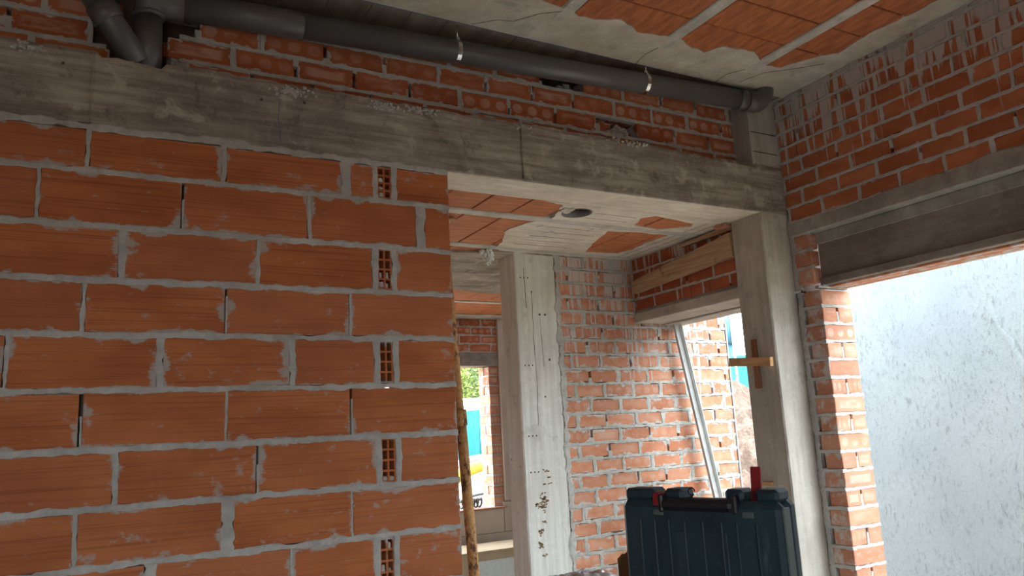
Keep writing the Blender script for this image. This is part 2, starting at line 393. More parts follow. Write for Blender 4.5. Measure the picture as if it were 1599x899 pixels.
def brick_wall(parent, mp, u0, u1, z0, z1, pitch, L, mat, rot, D=.11, joint=.014, gap=.012, off=0., skip=(), mort='mortar', amp=.005, miss=.12, proud=.002, name='brick', jv=.003, headw=1., brk=.0):
    """running bond between u0 and u1; mp(u, z, d) maps to the scene, d pointing out of the wall"""
    J = Joints(mp); r = 0; z = z0; sgn = 1
    while z < z1 - .02:
        zt = min(z + pitch, z1); h = zt - z - joint
        cut = sorted((q[0], q[1]) for q in skip if q[2] < z - .01 and z + .01 < q[3]); p0 = u0
        for qa, qb in cut:
            if qa - p0 > .03: J.run('u', p0, qa, z, joint * 1.25, amp, proud)
            p0 = qb
        if u1 - p0 > .03: J.run('u', p0, u1, z, joint * 1.25, amp, proud)
        a = u0 - L + ((off + (L / 2 if r % 2 else 0)) % L)
        heads = []
        while a < u1:
            b = a + L + random.uniform(-.012, .012) * (1 if b_ok(a, L, u1) else 0)
            s0, s1 = max(a, u0), min(b, u1)
            if s1 - s0 > .03:
                cu = (s0 + s1) / 2; zc = (z + zt) / 2
                if not any(q[0] < cu < q[1] and q[2] < zc < q[3] for q in skip) and h > .02:
                    brick(name, parent, mp(cu, zc + random.uniform(-jv, jv) * .4, 0), s1 - s0 - gap, h, D, mat, rot)
                if s1 < u1 - .01: heads.append((s1, zc))
            a = b
        for hx, zc in heads:
            if any(q[0] - .02 < hx < q[1] + .02 and q[2] < zc < q[3] for q in skip): continue
            q = random.random()
            lo, hi = z, zt
            if q < miss: lo = z + random.uniform(.3, .8) * pitch
            elif q < miss * 2: hi = zt - random.uniform(.3, .8) * pitch
            J.run('v', lo, hi, hx, gap * 1.4 * headw * random.uniform(.8, 1.35), amp * .9, proud)
        z = zt; r += 1
    J.run('u', u0, u1, z1, joint * 1.25, amp, proud)
    return J.build(parent, mort)
def b_ok(a, L, u1): return a + L < u1 - .02
def onYp(y0): return lambda u, z, d: (u, y0 - d, z)      # faces -y
def onXp(x0): return lambda u, z, d: (x0 - d, u, z)      # faces -x

FL, ZL, ZU = -1.46, 1.272, 2.03      # floor, low ceiling, high ceiling

# ------------------------------------------------------------------ the shell
box('floor', -2.4, 4.11, -2.2, 7.75, FL - .12, FL, 'floor', kind='structure')

# --- front wall of large hollow clay blocks
W1 = box('wall_front', -2.2, 1.118, 3.292, 3.312, FL, ZL, 'core', kind='structure')
box('backing', 1.212, 1.49, 3.292, 3.312, FL, ZL, 'core', W1)
JZ = [1.272, 1.082, .865, .6545, .447, .2365, .021, -.188, -.392, -.603, -.815, -1.027, -1.24, -1.46]
even = [-.008, .499, 1.007]
ROWS = [[(-.026, .012), (.474, .018), (.994, .032)], [(-.181, .010), (.318, .010), (.829, .014), (1.35, .040)],
        [(.106, .022), (.615, .012), (1.122, .02)], [(-.014, .012), (.492, .007), (1.007, .010)],
        [(-.245, .012), (.254, .022), (.758, .020), (1.122, .02)], [(-.005, .010), (.499, .007), (1.007, .010)],
        [(.117, .016), (.62, .008), (1.124, .02)], [(-.002, .012), (.51, .040), (1.004, .008)],
        [(.241, .034), (.754, .008), (1.112, .018)], [(0, .012), (.507, .012), (1.0, .012)], [(.11, .012), (.62, .012), (1.122, .02)],
        [(0, .012), (.507, .012), (1.0, .012)], [(.11, .012), (.62, .012), (1.122, .02)]]
HOLES = {0: (1.140, 1.210), 2: (1.134, 1.203), 4: (1.134, 1.200), 6: (1.134, 1.202), 8: (1.120, 1.186), 10: (1.134, 1.202), 12: (1.134, 1.202)}
J = Joints(onYp(3.24))
def end_block(x0, x1, z0, z1, plug=()):
    """cut end of a block that runs into the wall behind: two columns of four open cells"""
    bm = bmesh.new(); t = .0085; cols = 2; rows = 4
    w = (x1 - x0 - t * (cols + 1)) / cols; h = (z1 - z0 - t * (rows + 1)) / rows
    y0, y1 = 3.243, 3.55
    for i in range(cols + 1): bm_box(bm, x0 + i * (w + t), x0 + i * (w + t) + t, y0, y1, z0, z1)
    for k in range(rows + 1): bm_box(bm, x0 + t, x1 - t, y0 + .0006, y1, z0 + k * (h + t), z0 + k * (h + t) + t)
    o = mkbm('block_end', bm, 'block', W1)
    bm = bmesh.new(); k = 0
    for i in range(cols):
        for r in range(rows):
            if (i, r) in plug:
                a, b = x0 + t + i * (w + t), z0 + t + r * (h + t)
                bm_box(bm, a - .001, a + w * random.uniform(.55, 1.0), y0 - .001, y0 + .02, b - .001, b + h * random.uniform(.35, .9), .004, None, .002); k += 1
    if k: mkbm('mortar_plug', bm, 'mortar', W1)
    else: bm.free()
    return o
for i in range(13):
    zt, zb = JZ[i] - (.016 if i == 0 else 0), JZ[i + 1]
    zc, h = (zt + zb) / 2, zt - zb - .018
    heads = list(ROWS[i])
    while heads[0][0] > -1.7: heads.insert(0, (heads[0][0] - .508, .012))
    xs = [-2.2] + [x for x, g in heads]
    gs = [0.] + [g for x, g in heads]
    segs = []
    for k in range(len(xs)):
        a = xs[k] + gs[k] / 2
        b = (xs[k + 1] - gs[k + 1] / 2) if k + 1 < len(xs) else 1.5
        if k + 1 == len(xs) and i in HOLES:
            a = HOLES[i][1] + .018
            if i == 0: segs.append((xs[k] + gs[k] / 2, HOLES[i][0] - .014))
        segs.append((a, b))
    for a, b in segs:
        if b - a > .04: brick('block', W1, ((a + b) / 2, 3.24, zc), b - a - .002, h, .05, 'block', 0, .003, .0012)
    if i in HOLES:
        hx = HOLES[i]
        end_block(hx[0], hx[1], zb + .012, zt - .010, {0: ((0, 0), (0, 1), (0, 2)), 2: ((0, 1), (1, 1), (0, 0), (1, 0)), 6: ((0, 0), (1, 0)), 8: ((0, 1), (1, 3), (1, 1))}.get(i, ()))
        J.run('v', zb, zt, hx[0] - .010, .030, .007, .002); J.run('v', zb, zt, hx[1] + .012, .030, .007, .002)
    for x, g in heads:
        if g > .01 or random.random() < .35: J.run('v', zb, zt, x, g * 1.15 + .004, .005 + g * .22, .002)
        else: J.run('v', zb, zb + (zt - zb) * random.uniform(.4, .85), x + .002, .010, .004, .001)
    J.run('u', -2.2, 1.502, zb, .027, .0075, .003)
J.run('u', -2.2, 1.50, 1.262, .030, .010, .003)
J.build(W1)

# the tied-in partition behind it
PW = box('wall_partition', 1.115, 1.215, 3.56, 7.39, FL, ZL + .03, 'block', kind='structure')

# --- beam
def beam_obj():
    V, F = [], []; n = 330; x0, x1 = -2.2, 3.86
    for i in range(n + 1):
        x = x0 + (x1 - x0) * i / n
        yo = .004 if x < -.025 else (0 if x < 1.925 else -.004)
        top = 1.583 + .012 * fn(x * 6, 1) + .010 * fn(x * 26, 2)
        if .0 < x < .225: top -= .022
        if x > 3.0: top -= .010
        bot = ZL + .003 * fn(x * 20, 4) - (.003 if x > 1.925 else 0)
        r = .006 * abs(fn(x * 30, 7))
        for y, z in ((3.24 + yo + .002, bot), (3.24 + yo, bot + .008), (3.24 + yo, top - .02), (3.245 + yo + r, top), (3.29, top + .006), (3.49, 1.585), (3.49, ZL)):
            V.append((x, y, z))
    for i in range(n):
        for k in range(7):
            a, b = i * 7 + k, i * 7 + (k + 1) % 7
            F.append((a, a + 7, b + 7, b))
    F.append(tuple(range(7))); F.append(tuple(range(n * 7 + 6, n * 7 - 1, -1)))
    return mk('concrete_beam', V, F, 'beam', label='long board-marked grey concrete beam over the orange block wall', cat='beam')
BEAM = beam_obj()
for x, y in ((-.025, 3.238), (1.925, 3.234)):
    bm = bmesh.new()
    bm_box(bm, x - .0025, x + .0025, y - .003, 3.26, ZL + .004, 1.572, 0, None, .0008)
    mkbm('formwork_seam', bm, 'beam', BEAM)
box('soffit_skin', 1.50, 3.612, 3.246, 3.49, ZL - .006, ZL + .004, 'slurry', BEAM)
bm = bmesh.new()
for c, w, zc, k in ((.75, .10, 1.545, 60), (1.18, .09, 1.545, 60), (1.36, .09, 1.555, 50), (-.24, .05, 1.55, 25), (2.62, .2, 1.57, 40), (1.95, .06, 1.56, 25)):
    for _ in range(k):
        s = random.uniform(.003, .008)
        M = Matrix.Translation((c + random.gauss(0, w * .5), 3.238 + random.uniform(-.002, .004), zc + random.gauss(0, .010))) @ Matrix.Rotation(random.uniform(0, 3), 4, random.choice('XYZ'))
        bm_box(bm, -s, s, -s * .7, s * .7, -s * .8, s * .8, 0, M, s * .3)
mkbm('honeycomb_gravel', bm, 'mortar', BEAM, kind='stuff')

# --- brickwork between beam and high ceiling
WU = box('wall_front_upper', -2.2, 3.60, 3.50, 3.60, 1.575, ZU + .03, 'core', kind='structure')
brick_wall(WU, onYp(3.38), -2.2, 3.60, 1.567, ZU - .03, .109, .283, 'brick_up', 0, off=.636 + 2.2 - .283 * 9 - .003,
           skip=((2.28, 2.56, 1.89, 2.0), (2.56, 2.80, 1.67, 1.785), (.02, .30, 1.5, 2.0)), miss=.3, amp=.006, joint=.017, gap=.016, jv=.006)
for c, sx in (((2.60, 3.41, 1.722), .09), ((2.36, 3.43, 1.905), .07), ((.05, 3.42, 1.62), .08), ((.27, 3.42, 1.73), .07), ((.275, 3.42, 1.62), .06)):   # broken pieces left in the gaps
    brick('brick', WU, c, sx, .07, .06, 'brick_up', .15)
bm = bmesh.new()
for c in ((2.70, 3.40, 1.705), (2.33, 3.42, 1.90), (.30, 3.41, 1.68), (2.66, 3.40, 1.69), (-.02, 3.41, 1.63)):
    for _ in range(18):
        s = random.uniform(.008, .02); M = Matrix.Translation(Vector(c) + Vector((random.gauss(0, .03), random.uniform(-.01, .02), random.gauss(0, .02)))) @ Matrix.Rotation(random.uniform(0, 3), 4, 'X')
        bm_box(bm, -s, s, -s, s, -s, s, s * .3, M, s * .3)
mkbm('mortar_crumbs', bm, 'mortar', WU, kind='stuff')

# --- columns
def column(x0, x1, y0, y1, z0, z1, mat, label, name='concrete_column', bev=.008):
    bm = bmesh.new(); n = 60
    rings = []
    for i in range(n + 1):
        z = z0 + (z1 - z0) * i / n; P = []
        for k, (x, y) in enumerate(((x0 + bev, y0), (x1 - bev, y0), (x1, y0 + bev), (x1, y1 - bev), (x1 - bev, y1), (x0 + bev, y1), (x0, y1 - bev), (x0, y0 + bev))):
            j = .0022 * fn(z * 9, k, x0) + .0012 * fn(z * 40, k, x0)
            P.append(bm.verts.new((x + j, y + j, z)))
        rings.append(P)
    for a, b in zip(rings, rings[1:]):
        for k in range(8): bm.faces.new((a[k], a[(k + 1) % 8], b[(k + 1) % 8], b[k]))
    bm.faces.new(rings[0]); bm.faces.new(rings[-1])
    return mkbm(name, bm, mat, label=label, cat='column')
C1 = column(3.612, 3.90, 3.246, 3.50, FL, ZL, 'col1', 'grey concrete column in the corner behind the dark blue tool case')
C1u = box('column_stub', 3.612, 3.86, 3.252, 3.50, 1.58, ZU + .01, 'col1', C1, .006)
bm = bmesh.new()
for z in (1.665, 1.795): bm_box(bm, 3.62, 3.835, 3.2495, 3.256, z, z + .004, 0, None, .001)
mkbm('formwork_seam', bm, 'core', C1)
C2 = column(2.613, 2.95, 4.60, 4.822, FL, ZL, 'col2', 'pale whitish concrete column left of the back brick wall, brown marks low down')
bm = bmesh.new()
for z in (1.08, .46, .0 - .02, -.26): 
    for x in (2.66, 2.69, 2.72):
        M = Matrix.Translation((x, 4.598, z)); bm_box(bm, -.004, .004, -.0012, .004, -.005, .005, .001, M)
for x, z in ((2.80, .82), (2.845, .82), (2.86, .50)):
    bm_box(bm, -.006, .009, -.0012, .004, -.008, .007, .002, Matrix.Translation((x, 4.598, z)) @ Matrix.Rotation(.4, 4, 'Y'))
mkbm('nail_hole', bm, 'core', C2, kind='stuff')
bm = bmesh.new()
for x, z, sx, sz, k in ((2.752, -.445, .03, .045, 34), (2.735, -.49, .035, .022, 24), (2.689, -.47, .018, .014, 10), (2.718, -.65, .02, .022, 16), (2.707, -.735, .022, .024, 18), (2.80, -.30, .02, .008, 7), (2.78, -.345, .03, .006, 6), (2.75, -.59, .02, .01, 8), (2.79, -.26, .03, .006, 5), (2.73, -.80, .02, .008, 5)):
    for _ in range(k):
        s = random.uniform(.0025, .006)
        M = Matrix.Translation((x + random.gauss(0, sx * .5), 4.5985, z + random.gauss(0, sz * .5))) @ Matrix.Rotation(random.uniform(-.9, .9), 4, 'Y')
        bm_box(bm, -s * 1.5, s * 1.5, -.0015, .003, -s * .7, s * .7, .001, M)
mkbm('brown_scuff', bm, 'brown', C2, kind='stuff', label='brown gouged marks')

def crack(name, pts, w, mp, parent, mat='core', d=.0015):
    V, F = [], []
    for i in range(len(pts) - 1):
        (a, b), (c, e) = pts[i], pts[i + 1]; n = 7
        for k in range(n + (i == len(pts) - 2)):
            t = k / n; u, v = a + (c - a) * t, b + (e - b) * t; q = w * (.5 + .6 * random.random()); ou = .004 * fn(u * 60, v * 60)
            V += [mp(u - q + ou, v - q * .5, d), mp(u + q + ou, v + q * .5, d), mp(u + q + ou, v + q * .5, -.002), mp(u - q + ou, v - q * .5, -.002)]
    m = len(V) // 4
    for i in range(m - 1):
        for k in range(4): F.append((i * 4 + k, i * 4 + (k + 1) % 4, i * 4 + 4 + (k + 1) % 4, i * 4 + 4 + k))
    return mk(name, V, F, mat, parent)
for pts in ([(2.745, .98), (2.742, .55), (2.748, .30), (2.74, .05)], [(2.80, .80), (2.812, .45)], [(2.69, 1.15), (2.695, .86)]): crack('crack', pts, .0016, onYp(4.60), C2)
crack('crayon_mark', [(.70, 1.49), (.695, 1.42), (.705, 1.31)], .0016, onYp(3.24), BEAM, 'chalk', .0012)
# --- right wall of the front room, with its wide opening
box('wall_sky_blocker', 3.86, 4.11, -2.1, 7.75, ZU + .251, 4.6, 'mortar', kind='structure')  # unseen upper wall, added to block sky light from the boundary wall
W2 = box('wall_right', 3.95, 4.11, -2.0, 3.60, 1.12, ZU, 'core', kind='structure')
brick_wall(W2, onXp(3.84), -2.0, 3.245, 1.205, ZU + .0, .0985, .252, 'brick_w2', -math.pi / 2, off=.195, miss=.05, amp=.006, joint=.016, gap=.015, proud=.0025)
# ledge of mortar under the brickwork
V, F = [], []; n = 180
for i in range(n + 1):
    y = -2.0 + 5.24 * i / n
    top = 1.205 + .045 * max(0, fn(y * 2.3, 5)) + .05 * max(0, fn(y * 1.1, 8)) + .006 * fn(y * 20, 9)
    for x, z in ((3.836, 1.116), (3.832, 1.122), (3.832, 1.15), (3.836, top - .01), (3.842, top), (3.95, top), (3.95, 1.116)): V.append((x + .002 * fn(y * 30, z * 9), y, z + .002 * fn(y * 25, z)))
for i in range(n):
    for k in range(7): a, b = i * 7 + k, i * 7 + (k + 1) % 7; F.append((a, b, b + 7, a + 7))
F.append(tuple(range(7))[::-1]); F.append(tuple(range(n * 7, n * 7 + 7)))
mk('ledge', V, F, 'ledge', W2)
# pier bricks beside the lintel and the jamb below
J = Joints(onXp(3.842)); J2 = Joints(onYp(3.066))
for k in range(3):
    zc = 1.066 - k * .107
    brick('brick', W2, (3.882, 3.10, zc), .076, .090, .13, 'brick_j', 0)
    J.run('u', 3.10, 3.235, zc + .0535, .020, .004, .001)
J.run('v', .78, 1.12, 3.228, .030, .01, .002)
zz = .765; k = 0
while zz > FL + .02:
    zc = zz - .0535
    if k % 2 == 0: brick('brick', W2, (3.976, 3.066, zc), .262, .091, .145 if k % 4 else .13, 'brick_j', 0)
    else:
        s = random.uniform(-.008, .008)
        brick('brick', W2, (3.909 + s / 2, 3.066, zc), .124 + s, .091, .12, 'brick_j', 0)
        brick('brick', W2, (4.045 + s / 2, 3.066, zc), .118 - s, .091, .12, 'brick_j', 0)
        if random.random() < .75: J2.run('v', zc - .05, zc + .02, 3.978 + s, .018, .005, .001)
    J2.run('u', 3.838, 4.11, zc - .0535, .020, .005, .001); J.run('u', 3.064, 3.235, zc - .0535, .021, .005, .002)
    J.run('v', zc - .05, zc + .05, 3.222, random.uniform(.03, .055), .012, .003)
    zz -= .107; k += 1
J2.run('u', 3.838, 4.11, .772, .014, .003, .001)
J.build(W2); J2.build(W2)
box('pier_core', 3.87, 4.09, 3.19, 3.245, FL, .77, 'core', W2)
box('pier_core', 3.905, 4.11, 3.245, 3.50, FL, 1.12, 'core', W2)
# wall beyond the opening, toward the viewer
box('pier', 3.84, 4.11, -2.0, .55, FL, 1.12, 'mortar', W2)
LT = empty('concrete_lintel', (3.98, 1.8, .785), 'dark grey concrete lintel recessed above the wide opening', 'lintel')
box('lintel_beam', 3.915, 4.10, .40, 3.10, .80, 1.116, 'lintel', LT, .004)
box('lower_lip', 3.895, 3.93, .40, 3.10, .785, .835, 'lintel', LT, .006, None, .0015)
box('grout_band', 3.909, 3.93, .40, 3.10, 1.045, 1.116, 'ledge', LT, .004, None, .001)
y = 3.066; 
while y > .5:
    l = random.uniform(.44, .52)
    for k in range(3): box('soffit_slip', 3.935 + k * .056, 3.987 + k * .056, max(y - l, .42), y - .004, .772, .80, 'brick_j', LT, .003)
    y -= l
box('bearing_mortar', 3.88, 4.11, 3.067, 3.12, .768, .79, 'mortar', LT, .003, None, .002)

# --- rear room: right wall with its opening and lintel
W2B = box('wall_right_rear', 3.77, 4.10, 3.50, 4.60, .85, ZL, 'core', kind='structure')
brick_wall(W2B, onXp(3.655), 3.50, 4.60, .85, ZL, .1055, .265, 'brick_w2b', -math.pi / 2, off=.1, miss=.08)
LB = empty('concrete_lintel', (3.87, 4.05, .76), 'pale concrete lintel of two bars over the rear opening, below the old timber', 'lintel')
box('lintel_bar', 3.640, 3.905, 3.50, 4.598, .775, .850, 'lintel_l', LB, .006)
box('lintel_bar', 3.925, 4.10, 3.50, 4.598, .765, .850, 'lintel_l', LB, .006)
box('upper_flange', 3.648, 3.70, 3.50, 4.598, .81, .872, 'lintel', LB, .008)

# --- back brick wall, running out past the house
W3 = box('wall_back', 2.95, 4.545, 4.70, 4.78, FL, ZL, 'mortar_l', kind='structure')
brick_wall(W3, onYp(4.60), 2.95, 4.56, FL, ZL, .1051, .262, 'brick_w3', 0, off=.105, miss=.16, amp=.010, mort='mortar_l', joint=.020, gap=.016, proud=.004, headw=1.3, jv=.006)
J = Joints(onYp(4.60)); J.run('v', FL, ZL, 2.962, .045, .022, .005); J.build(W3, 'mortar_l')
box('corner_batten', 4.556, 4.572, 4.592, 4.612, FL, .80, 'profile', W3, .002)

# --- far wall with a window
W4 = box('wall_far', 1.2, 5.0, 7.62, 7.74, .89, ZL, 'core', kind='structure')
brick_wall(W4, onYp(7.50), 2.0, 4.0, .895, ZL, .093, .262, 'brick_up', 0, off=.11, miss=.0, D=.12)
box('far_lintel', 2.0, 3.99, 7.49, 7.75, .745, .893, 'lintel', W4, .006)
box('far_side', 1.2, 2.0, 7.5, 7.75, FL, ZL, 'mortar', W4); box('far_side', 4.30, 5.0, 7.5, 7.75, FL, ZL, 'mortar', W4)
J = Joints(onXp(3.872)); J2 = Joints(onYp(7.50)); zz = .745; k = 0
while zz > -.73:
    zc = zz - .053
    if k % 2: brick('brick', W4, (3.93, 7.50, zc), .116, .090, .25, 'brick_j', 0)
    else:
        brick('brick', W4, (3.93, 7.50, zc), .116, .090, .12, 'brick_j', 0); brick('brick', W4, (3.93, 7.632, zc), .116, .090, .118, 'brick_j', 0)
    J.run('u', 7.50, 7.75, zc - .053, .017, .004, .001); J2.run('u', 3.872, 3.985, zc - .053, .016, .004, .0005)
    zz -= .106; k += 1
J.build(W4); J2.build(W4)
box('sill_tile', 2.0, 4.0, 7.44, 7.76, -.765, -.745, 'brick_j', W4, .003)
for a, b, z0, z1 in ((2.0, 3.05, -1.002, -.766), (3.055, 3.955, -1.002, -.766), (3.96, 4.30, -1.002, -.70), (2.0, 3.5, -1.135, -1.006), (3.505, 4.30, -1.135, -1.006)):
    box('beige_block', a, b, 7.455, 7.70, z0, z1, 'panel', W4, .003)
box('beige_block', 3.988, 4.30, 7.462, 7.70, -.695, ZL, 'panel', W4, .004)
box('base_block', 2.0, 4.30, 7.50, 7.72, FL, -1.14, 'panel', W4, .003)
# closing walls of the hall
box('wall_hall_right', 4.60, 4.75, 4.79, 7.5, FL, ZL, 'mortar', kind='structure')
# front room's other sides: closed on the left, unseen rear wall added, its gap sized for light
box('wall_left', -2.4, -2.2, -2.1, 7.5, FL, ZU, 'mortar', kind='structure')
box('wall_hall_left', -2.2, 1.13, 7.4, 7.55, FL, ZL, 'mortar', kind='structure')
WR = box('wall_rear', -2.2, -1.3, -2.1, -1.9, FL, ZU, 'mortar', kind='structure')
box('rear_pier', -.2, 3.84, -2.1, -1.9, FL, ZU, 'mortar', WR); box('rear_lintel', -1.3, -.2, -2.1, -1.9, .75, ZU, 'mortar', WR)

# ------------------------------------------------------------------ ceilings
def sheet(name, loops, z0, z1, mat, parent, **pr):
    """flat sheet with a ragged outline (first loop outside, others holes), solid between z0 and z1"""
    bm = bmesh.new(); es = []
    for lp in loops:
        vs = [bm.verts.new((x, y, z0)) for x, y in lp]
        for a, b in zip(vs, vs[1:] + vs[:1]): es.append(bm.edges.new((a, b)))
    bmesh.ops.triangle_fill(bm, use_beauty=True, edges=es, use_dissolve=False)
    r = bmesh.ops.extrude_face_region(bm, geom=bm.faces[:])
    for v in r['geom']:
        if isinstance(v, bmesh.types.BMVert): v.co.z = z1
    return mkbm(name, bm, mat, parent, **pr)
def rag(pts, amp, step=.03, closed=False, sd=0.):
    out = []; n = len(pts)
    for i in range(n if closed else n - 1):
        a, b = Vector((*pts[i], 0)), Vector((*pts[(i + 1) % n], 0)); L = (b - a).length; m = max(1, int(L / step))
        nx = Vector((-(b - a).y, (b - a).x, 0)).normalized()
        for k in range(m):
            p = a.lerp(b, k / m); p += nx * amp * (fn(p.x * 14 + sd, p.y * 14) + .6 * fn(p.x * 45 + sd, p.y * 45)); out.append((p.x, p.y))
    if not closed: out.append(tuple(pts[-1]))
    return out

CU = box('ceiling', -2.5, 4.11, -2.1, 3.62, ZU + .035, ZU + .25, 'core', kind='structure')
JX = [3.352 - .675 * k for k in range(9)]
def tile_box(x0, x1, y0, y1, z0, z1, mat, parent):
    k = ('tile', round(x1 - x0, 3), round(y1 - y0, 3), mat)
    if k not in _bc:
        bm = bmesh.new(); a, b = (x1 - x0) / 2, (y1 - y0) / 2; bm_box(bm, -a, a, -b, b, 0, z1 - z0, .004)
        bmesh.ops.recalc_face_normals(bm, faces=bm.faces)
        me = bpy.data.meshes.new('infill_tile'); bm.to_mesh(me); bm.free(); me.materials.append(MAT[mat]); _bc[k] = me
    o = bpy.data.objects.new('infill_tile', _bc[k])
    return link(o, ((x0 + x1) / 2, (y0 + y1) / 2, z0 + EYE + random.uniform(-.002, .002)), parent)
for k in range(len(JX)):
    x = JX[k]; w = .040
    box('joist', x - w, x + w, -2.1, 2.955, ZU - .006, ZU + .04, 'joist', CU, .006, None, .002)
    a, b = x + w + .004, (JX[k - 1] - w - .004 if k else 3.70)
    y = 2.905
    while y > -2.0:
        tile_box(a, b, y - .2325, y, ZU, ZU + .04, 'tile_hi', CU); y -= .2405
edge = [(3.72, -2.1), (3.66, -.5), (3.66, 1.0), (3.665, 2.16), (3.635, 2.38), (3.67, 2.60), (3.56, 2.73), (3.50, 2.86), (3.40, 2.88), (3.20, 2.78), (3.0, 2.81), (2.94, 2.90), (2.81, 2.89), (2.72, 2.84),
        (2.62, 2.85), (2.45, 2.88), (2.29, 2.806), (2.2, 2.85), (2.08, 2.87), (1.95, 2.84), (1.7, 2.80), (1.4, 2.86), (1.0, 2.80), (.5, 2.86), (0, 2.82), (-.6, 2.87), (-1.4, 2.82), (-2.2, 2.85)]
sheet('slurry_coat', [rag(edge, .016) + [(-2.2, 3.165), (3.86, 3.165), (3.86, -2.1)]], ZU - .005, ZU + .03, 'slurry_hi', CU, label='smeared grey concrete skin with a ragged edge')
y0 = 3.168
for k in range(31):
    x = -2.2 + k * .1955
    box('soffit_board_mark', x, x + .192, 3.168, 3.50, ZU + .008 + random.uniform(0, .003), ZU + .036, 'shaded_strip', CU)
box('chalk_line', -.5, 3.55, 3.160, 3.164, ZU - .0060, ZU - .0045, 'chalk', CU)

dn = lambda u, v, d: (u, v, ZU - .005 - d)
for pts in ([(1.86, 2.96), (1.80, 3.04), (1.72, 3.06), (1.62, 3.15)], [(1.98, 2.86), (1.88, 2.93), (1.86, 2.96)], [(3.70, 2.72), (3.60, 2.82), (3.45, 2.95), (3.40, 3.10)], [(2.66, 2.96), (2.64, 3.05), (2.66, 3.16)], [(3.31, 2.96), (3.25, 3.05), (3.26, 3.16)]):
    crack('crack', pts, .002, dn, CU)
CL = box('ceiling_low', -2.2, 4.60, 3.49, 7.75, ZL + .055, ZL + .25, 'core', kind='structure')
def jlow(y, w=.037): box('joist', -2.0, 4.55, y - w, y + w, ZL - .010, ZL + .06, 'joist', CL, .005, None, .0015)
for y in (3.83, 4.54, 6.55): jlow(y)
hole_c, hole_r = (2.512, 3.632), .088
for a, b in ((3.47, 3.79), (3.87, 4.50), (4.58, 4.78), (5.93, 6.51), (6.59, 7.25)):
    for k in range(-3, 14):
        x = 1.16 + k * .2455
        if a < 3.5 and x < 2.62 and x + .24 > 2.40: continue
        if x > (3.42 if b < 4.8 else 4.3): continue
        tile_box(x, x + .2385, a if x < 2.4 else max(a, 3.505), b, ZL - .001, ZL + .055, 'tile', CL)
circ = [(hole_c[0] + hole_r * math.cos(t * math.pi / 16), hole_c[1] + hole_r * math.sin(t * math.pi / 16)) for t in range(32)]
p2 = rag([(3.03, 3.76), (2.965, 3.60), (3.02, 3.53), (3.15, 3.545), (3.38, 3.60), (3.42, 3.66), (3.25, 3.79)], .010, .025, True, 3)
p3 = rag([(3.14, 4.47), (3.03, 4.2), (2.95, 3.93), (3.15, 3.885), (3.42, 3.89), (3.40, 4.1), (3.44, 4.30), (3.40, 4.44)], .014, .025, True, 7)
left = [(2.20, 3.49), (2.34, 3.52), (2.395, 3.67), (2.43, 3.79), (2.38, 3.86), (2.33, 3.93), (2.29, 4.1), (2.40, 4.37), (2.43, 4.5), (2.50, 4.6)]
sheet('slurry_coat', [rag(left, .014) + [(3.66, 4.6), (3.66, 3.49)], circ, p2, p3], ZL - .008, ZL + .05, 'slurry', CL, label='pale board-marked concrete skin')
sheet('slurry_coat', [rag([(1.25, 4.76), (2.2, 4.70), (2.45, 4.62), (2.62, 4.60)], .014) + [(4.6, 4.60), (4.6, 5.9)] + rag([(4.5, 5.9), (3.6, 5.75), (3.2, 6.05), (2.8, 5.95), (2.0, 6.0), (1.25, 5.9)], .02)], ZL - .02, ZL + .05, 'beam', CL)
box('edge_band', 1.25, 4.6, 7.24, 7.60, ZL - .012, ZL + .05, 'joist', CL, .004)
bm = bmesh.new()                                   # board lines left in the concrete skin
for y in (3.60, 3.70, 3.95, 4.06, 4.17, 4.28, 4.39): bm_box(bm, 2.62 if y < 3.75 else 2.5, 2.93, y, y + .003, ZL - .0090, ZL - .0075, 0, None, .0005)
for x in (3.47, 3.55): bm_box(bm, x, x + .003, 3.55, 4.58, ZL - .0090, ZL - .0075, 0, None, .0005)
mkbm('board_line', bm, 'core', CL)
lowc = lambda u, v, d: (u, v, ZL - .0078 - d)
for pts in ([(2.40, 3.90), (2.46, 3.93), (2.44, 3.98)], [(2.55, 4.10), (2.60, 4.04), (2.66, 4.10)], [(2.52, 4.20), (2.62, 4.16)], [(2.74, 3.88), (2.82, 3.90), (2.80, 3.96)]): crack('paint_mark', pts, .006, lowc, CL, 'bluepaint', .0012)
V, F = [], []
for i in range(32):
    a = i * math.pi / 16; c, s = math.cos(a), math.sin(a)
    for rr, z in ((hole_r - .001, ZL - .011), (hole_r + .005, ZL - .011), (hole_r + .005, ZL + .055), (hole_r - .001, ZL + .055)): V.append((hole_c[0] + rr * c, hole_c[1] + rr * s, z))
for i in range(32):
    for k in range(4): F.append((i * 4 + k, i * 4 + (k + 1) % 4, ((i + 1) % 32) * 4 + (k + 1) % 4, ((i + 1) % 32) * 4 + k))
mk('pipe_sleeve', V, F, 'sleeve', CL, True, label='round grey sleeve of a hole in the ceiling')
bm = bmesh.new()
for _ in range(40):
    s = random.uniform(.006, .014)
    M = Matrix.Translation((2.41 + random.uniform(-.02, .03), 3.60 + random.uniform(-.04, .03), ZL - .012)) @ Matrix.Rotation(random.uniform(0, 3), 4, 'Z')
    bm_box(bm, -s, s, -s, s, -.004, .01, .002, M, .002)
mkbm('broken_rim', bm, 'joist', CL)

